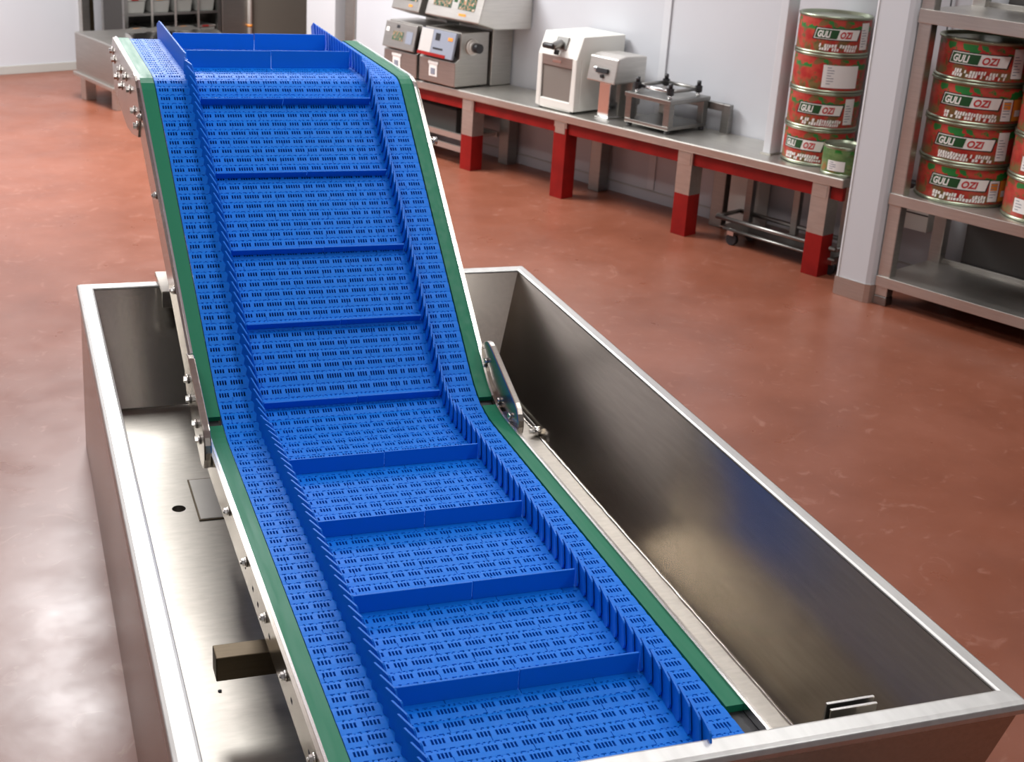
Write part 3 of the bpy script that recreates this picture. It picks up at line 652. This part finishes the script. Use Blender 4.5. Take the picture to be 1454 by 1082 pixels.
# rows
rows = []; s = S0
while s < s6:
    p = .118 if s < s1-.05 else (.112 if s < s2 else (.099 if s < s3 else .112))
    rows.append((s, min(s+p, s6))); s += p
slots = []; x = -.978; seq = [4, 5]; i = 0
def grp(x, n): return [(x+.0196*k, x+.0196*k+.0124) for k in range(n)]
for n in (4, 5): slots += grp(x, n); x += .0196*n+.024
x = -.665; pat = [3, 4, 6, 4, 4, 6, 4, 4, 6, 4, 2, 4, 3]; i = 0
for n in pat:
    if x+.0196*n > .70: break
    slots += grp(x, n); x += .0196*n+.0225
x = .785
for n in (3, 5): slots += grp(x, n); x += .0196*n+.026
slots = [q for q in slots if q[1] < .985]
def recess_band(mb, segs, P, depth, bottom, x0=-1., x1=1., mi=0, mib=0):
    """surface band between two lines with recesses; P(x, t, h) -> 3D, t in {0,1}"""
    xs = x0
    for a, b in segs:
        mb.face([P(xs, 0, 0), P(a, 0, 0), P(a, 1, 0), P(xs, 1, 0)], mi)
        mb.face([P(a, 0, 0), P(b, 0, 0), P(b, 0, -depth), P(a, 0, -depth)], mi); mb.face([P(b, 1, 0), P(a, 1, 0), P(a, 1, -depth), P(b, 1, -depth)], mi)
        mb.face([P(a, 1, 0), P(a, 0, 0), P(a, 0, -depth), P(a, 1, -depth)], mi); mb.face([P(b, 0, 0), P(b, 1, 0), P(b, 1, -depth), P(b, 0, -depth)], mi)
        if bottom: mb.face([P(a, 0, -depth), P(b, 0, -depth), P(b, 1, -depth), P(a, 1, -depth)], mib)
        xs = b
    mb.face([P(xs, 0, 0), P(x1, 0, 0), P(x1, 1, 0), P(xs, 1, 0)], mi)
bm_ = MB(); rnd = random.Random(11)
for ri, (sa_, sb_) in enumerate(rows):
    c0 = {q: loc(q, sa_) for q in (0,)}
    ya, za, aa = path(sa_); yb, zb_, ab = path(sb_)
    am = atan2(zb_-za, yb-ya); nx_, nz_ = -sin(am), cos(am)
    fa, fb = lat(1, sa_)-lat(0, sa_), lat(1, sb_)-lat(0, sb_); oa, ob = lat(0, sa_), lat(0, sb_)
    def PT(x, t, h):
        return (x*(fa+(fb-fa)*t)+oa+(ob-oa)*t, ya+(yb-ya)*t+nx_*h, za+(zb_-za)*t+nz_*h)
    def mk(t0, h0, t1, h1):
        return lambda x, t, h: PT(x, t0 if t == 0 else t1, (h0 if t == 0 else h1)+h)
    # seams between modules, staggered row by row
    off = ((ri*5) % 9)/9*.42; seams = []
    xx = -.98+off
    while xx < .97:
        seams.append((xx, xx+.005)); xx += .42
    # hinge notches along the row joint
    nt = []; xx = -.985+rnd.uniform(0, .02)
    while xx < .97:
        w_ = rnd.choice((.012, .012, .018, .026)); nt.append((xx, min(xx+w_, .98))); xx += w_+rnd.choice((.016, .022, .03))
    recess_band(bm_, nt, mk(0, -.001, .07, .001), .005, True)
    recess_band(bm_, seams, mk(.07, .001, .38, .004), .006, True)
    bm_a = mk(.38, .004, .75, .004); recess_band(bm_, slots, bm_a, .028, False)
    nt2 = [(q+.008, q+.016) for q in [-.98+.033*k+rnd.uniform(0, .006) for k in range(59)]]
    recess_band(bm_, [], mk(.75, .004, .90, .002), .006, True)
    recess_band(bm_, nt2, mk(.90, .002, 1, -.001), .004, True)
    for sx in (-1, 1):  # side faces
        bm_.face([PT(sx, 0, -.001), PT(sx, 1, -.001), PT(sx, 1, -.045), PT(sx, 0, -.045)])
belt = build(bm_, 'belt', ['belt'], cv, merge=False)
# near-black bed below the belt, its colour painting the shade inside the slots
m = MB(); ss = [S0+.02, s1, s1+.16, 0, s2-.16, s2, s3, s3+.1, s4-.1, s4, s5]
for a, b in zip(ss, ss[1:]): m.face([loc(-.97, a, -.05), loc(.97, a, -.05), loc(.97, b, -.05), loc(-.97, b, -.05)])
build(m, 'slot_shade_bed', 'dark', cv)
m = MB(); m.box(-.98, .98, Y0+.1, 1.9, -.50, -.46); build(m, 'unseen_return_belt', 'belt', cv)  # unseen return run, added to darken what the tank wall reflects

# cleats: two plates with a seam, standing square on the belt
def cleat(s, hc, x0=-.683, x1=.69, seam=.01):
    y, z, a = path(s); m = MB(); t_ = .016
    def P(x, u, h): return (lat(x, s), y+u*cos(a)-h*sin(a), z+u*sin(a)+h*cos(a))
    xm = (x0+x1)/2+seam
    for xa, xb, dh in ((x0, xm-.0025, 0), (xm+.0025, x1, .003)):
        pts = [(xa, .004), (xb, .004), (xb, hc+dh)]
        if xa == x0: pts += [(xa+.006, hc+dh), (xa, hc-.02)]
        else: pts += [(xa, hc+dh)]
        m.prism(pts, lambda u, v, w: P(u, w, v), -t_/2, t_/2)
    build(m, 'cleat', 'cleat', cv, bevel=.003)
def s_flat(y): return s1+(y-(YB-T1_))
for y, hc in ((1.354, .118), (.409, .120), (-.536, .122), (-1.481, .122)): cleat(s_flat(y), hc, seam=random.uniform(-.02, .05))
corr = s2-T1_
for d_, hc in ((.1177, .07), (.8602, .07), (1.5789, .07), (2.3779, .07), (3.19, .085)): cleat(s2-T1_+d_ if d_ > T1_ else d_*.9, hc, seam=random.uniform(-.03, .05))
for y in (5.60, 6.66): cleat(s4+(y-P_T[0]-T2_), .158, seam=random.uniform(-.05, .05))

# side walls: overlapping plates, one per row
plates = []
for side in (-1, 1):
    for ri, (sa_, sb_) in enumerate(rows):
        if sa_ > s5+.1: continue
        y, z, a = path((sa_+sb_)/2); sm_ = (sa_+sb_)/2; p = sb_-sa_
        onflat = sa_ < s2 or sa_ > s4
        H = .165 if sa_ < s1 else (.135 if sa_ < s4 else .175)
        x0 = side*.725; tilt = .008 if sa_ > s4-.1 else (.036 if side < 0 else .018)
        m = MB()
        def P(u, h, w):
            # u along the belt (negative = nearer), near end leans inwards
            xx = lat(x0, sm_) - side*tilt*(-u/p) + w
            return (xx, y+u*cos(a)-h*sin(a), z+u*sin(a)+h*cos(a))
        ua, ub = -p*(1.15 if side < 0 else (1.6 if sa_ > s3 else 1.4)), p*.62
        poly = [(ua+.05, .004), (ub, .004), (ub, H-.012), (ub-.012, H), (ua+.062, H), (ua+.05, H-.008), (ua+.012, .075), (ua, .048), (ua+.003, .026), (ua+.018, .010)]
        m.prism(poly, P, -.0055, .0055)
        plates.append((sa_, m))
plates.sort(key=lambda q: q[0])
rest = MB()
for k, (s, m) in enumerate(plates):
    if k < 100: build(m, 'sidewall_plate', 'cleat', cv)
    else:
        b0 = len(rest.v); rest.v += m.v; rest.f += [tuple(i+b0 for i in f_) for f_ in m.f]; rest.m += m.m; rest.sm += m.sm
build(rest, 'sidewall_plates', 'cleat', cv, kind='stuff')

# green wear strips, side plates and polished edges
def swept(name, mt, xa, xb, ha, hb, sA, sB, step=.08):
    n = max(2, int((sB-sA)/step)); m = MB(); k0 = len(m.v)
    for i in range(n+1):
        s = sA+(sB-sA)*i/n
        for x, h in ((xa, ha), (xb, ha), (xb, hb), (xa, hb)): m.v.append(loc(x, s, h))
    for i in range(n):
        for j in range(4):
            q = (j+1) % 4; m.f.append((k0+4*i+j, k0+4*i+q, k0+4*i+4+q, k0+4*i+4+j)); m.m.append(0); m.sm.append(False)
    m.f.append((k0, k0+1, k0+2, k0+3)); m.m.append(0); m.sm.append(False); e = k0+4*n; m.f.append((e, e+1, e+2, e+3)); m.m.append(0); m.sm.append(False)
    return build(m, name, mt, cv)
gap = .05
for sx in (-1, 1):
    g = lambda a, b: (min(sx*a, sx*b), max(sx*a, sx*b))
    xa, xb = g(1.008, 1.112)
    swept('wear_strip', 'green', xa, xb, -.03, .012, S0+(.32 if sx > 0 else 0), -gap); swept('wear_strip', 'green', xa, xb, -.03, .012, gap, s5+.15)
    xa, xb = g(1.02, 1.11); swept('strip_backing', 'black', xa, xb, -.055, -.031, S0, s5)
    xa, xb = g(1.113, 1.129)
    swept('polished_edge', 'edge', xa, xb, -.05, .024, S0, -gap); swept('polished_edge', 'edge', xa, xb, -.05, .024, gap, s5+.12)
    xa, xb = g(1.115, 1.150)
    swept('side_plate', 'plate', xa, xb, -.20 if sx < 0 else -.6, .018, S0, -.16, .2)  # right plate deepened out of view to darken the tank wall's reflection
    swept('side_plate', 'plate', xa, xb, -.28, .018, -.1, s3, .2)
# head plates (deeper, outline cut in the vertical plane)
yT = P_T[0]
def yz(s, h): y, z, a = path(s); return (y-h*sin(a), z+h*cos(a))
out = [yz(s3-.25, .018), yz(s3, .018), yz(s3+L_arc2*.33, .018), yz(s3+L_arc2*.66, .018), yz(s4, .018), yz(s5+.1, .018), (yT+LD+.30, P_T[1]-.12), (yT+LD+.12, P_T[1]-.52), (yT+.95, P_T[1]-.62), (yT+.45, P_T[1]-.58), yz(s3-.25, -.32)]
for sx in (-1, 1):
    x = lat(sx*1.135, s4); m = MB(); m.prism(out, lambda u, v, w: (w, u, v), x-.014, x+.014); build(m, 'head_plate', 'plate', cv, bevel=.004)
m = MB(); m.cyl((lat(-1.0, s5), yT+LD-.2+.2, P_T[1]-R3), (lat(1., s5), yT+LD, P_T[1]-R3), R3-.06, n=32); build(m, 'head_roller', 'black', cv)
# joint plates over the bend
def oval(y0, z0, ang, L, w, n=10):
    r_ = w/2; pts = []
    for i in range(n+1): t = -pi/2+pi*i/n; pts.append((L/2-r_+r_*cos(t), r_*sin(t)))
    for i in range(n+1): t = pi/2+pi*i/n; pts.append((-L/2+r_+r_*cos(t), r_*sin(t)))
    return [(y0+u*cos(ang)-v*sin(ang), z0+u*sin(ang)+v*cos(ang)) for u, v in pts]
m = MB(); m.prism(oval(2.25, .15, .36, 1.0, .33), lambda u, v, w: (w, u, v), 1.152, 1.205); jp = build(m, 'joint_plate', 'plate', cv, bevel=.01)
for y, z in ((2.55, .28), (2.2, .08), (1.93, .06)):
    m = MB(); m.cyl((1.152, y, z), (1.128, y, z), .022, n=14); build(m, 'bolt', 'bolt', jp)
m = MB(); m.prism(oval(2.24, .17, .32, 1.1, .36), lambda u, v, w: (w, u, v), -1.205, -1.152); jp = build(m, 'joint_plate', 'plate', cv, bevel=.01)
m = MB(); m.box(-1.205, -1.10, 1.72, 2.36, .03, .06); 
for y, z in ((2.55, .29), (2.45, .17), (2.12, .11), (1.95, .06)):
    m = MB(); m.cyl((-1.206, y, z), (-1.218, y, z), .036, n=16); m.cyl((-1.218, y, z), (-1.24, y, z), .025, n=6, smooth=False); build(m, 'bolt', 'bolt', jp)
# hex bolts along the left side
def bolt(s, h, x=-1.150, big=1.):
    y, z, a = path(s); q = loc(x, s, h); b = MB()
    b.cyl(q, (q[0]-.016, q[1], q[2]), .032*big, n=16); b.cyl((q[0]-.012, q[1], q[2]), (q[0]-.032, q[1], q[2]), .024*big, n=6, smooth=False); b.cyl((q[0]-.032, q[1], q[2]), (q[0]-.042, q[1], q[2]), .013*big, n=10)
    build(b, 'bolt', 'bolt', cv)
for y in (.27, -.40, -1.01, -1.75): bolt(s_flat(y), -.035)
bolt(s_flat(.96), -.03)
for d_ in (.95, 1.9, 2.75): bolt(s2+d_, -.02)
for y, z in ((7.35, 1.96), (7.18, 1.90), (6.48, 1.92), (5.9, 1.95), (6.4, 1.78), (5.55, 1.90), (5.2, 1.78), (4.95, 1.70), (6.9, 1.78)):
    x = lat(-1.135, s4)-.014; b = MB(); z_ = z
    b.cyl((x, y, z_), (x-.012, y, z_), .04, n=14); b.cyl((x-.012, y, z_), (x-.04, y, z_), .028, n=6, smooth=False); build(b, 'bolt', 'bolt', cv)
bb_ = MB(); q = loc(1.15, s2+2.45, -.02); bb_.cyl(q, (q[0]+.06, q[1], q[2]), .035, n=14); build(bb_, 'bolt', 'bolt', cv)
# dark patches on the left plate, painting the shade of little cut-outs
for y, dz in ((.33, -.10), (.05, -.10), (-.12, -.11), (-.50, -.10), (-1.15, -.10), (-1.6, -.11)):
    m = MB(); m.box(-1.1512, -1.1502, y-.018, y+.018, dz-.012, dz+.012); build(m, 'slot_shade', 'dark', cv)
# square tube stub over the tank floor and the mounting bracket on the far rim
m = MB(); m.box(-1.42, 1.15, -.27, -.12, -.51, -.35)
build(m, 'cross_beam', 'brownsteel', cv, bevel=.006)
m = MB()
m.box(-1.13, -.55, 4.98, 5.60, .165, .185); m.box(-1.13, -.55, 4.98, 5.0, .03, .165); m.box(-.6, -.55, 5.0, 5.6, .03, .165); m.box(-1.13, -.56, 5.58, 5.60, .14, .165)
build(m, 'mounting_bracket', 'plate', cv, bevel=.006)
# support legs of the conveyor frame inside the tank
for x in (-.95, .85):
    for y in (-1.2, 1.6):
        m = MB(); m.box(x, x+.1, y, y+.1, ZB+.003, -.2); build(m, 'support_leg', 'plate', cv)
    m = MB(); m.box(x, x+.12, 5.75, 5.87, -ZF+.002, 1.85); build(m, 'support_leg', 'plate', cv)

# ------------------------------------------------------------------ light
def area(name, p, sx, sy, power, fr='w', col=(1, 1, 1)):
    l = bpy.data.lights.new(name, 'AREA'); l.shape = 'RECTANGLE'; l.size = sx*S; l.size_y = sy*S; l.energy = power; l.color = col
    o = bpy.data.objects.new(name, l); COL.objects.link(o); o.location = W(p, fr); o.rotation_euler = (0, 0, AZ if fr == 'r' else 0)
    return o
area('ceiling_light', (-1.0, 17.5, 8.9), 3.4, 6.0, 380)
for n_, u_ in ((4, 2), (4, -7), (9.5, 2), (9.5, 10), (9.5, 18), (-3, 3), (-4, 13), (2, 21), (-4, -7)):
    area('ceiling_light', (n_, u_, 10.42), 1.2, 4.6, 36, 'r')
w = bpy.data.worlds.new('World'); SC.world = w; w.use_nodes = True
bg = w.node_tree.nodes['Background']; bg.inputs[0].default_value = (.93, .96, 1., 1); bg.inputs[1].default_value = .2

# ------------------------------------------------------------------ camera
cam = bpy.data.cameras.new('camera'); co = bpy.data.objects.new('camera', cam); COL.objects.link(co)
cam.sensor_width = 36; cam.lens = 1985.8/1454*36; cam.clip_start = .05
PITCH, YAW, ROLL = 1.1981, -.3625, -.0661
R = Matrix.Rotation(YAW, 4, 'Z') @ Matrix.Rotation(PITCH, 4, 'X') @ Matrix.Rotation(-ROLL, 4, 'Z')
co.matrix_world = Matrix.Translation(W((-2.3791, -7.3508, 4.2279), 'w')) @ R
cam.dof.use_dof = True; cam.dof.focus_distance = 9.3*S; cam.dof.aperture_fstop = 9
SC.camera = co
SC.view_settings.view_transform = 'Standard'; SC.view_settings.look = 'None'; SC.view_settings.gamma = 1; SC.view_settings.use_curve_mapping = False
SC.view_settings.exposure = -0.64
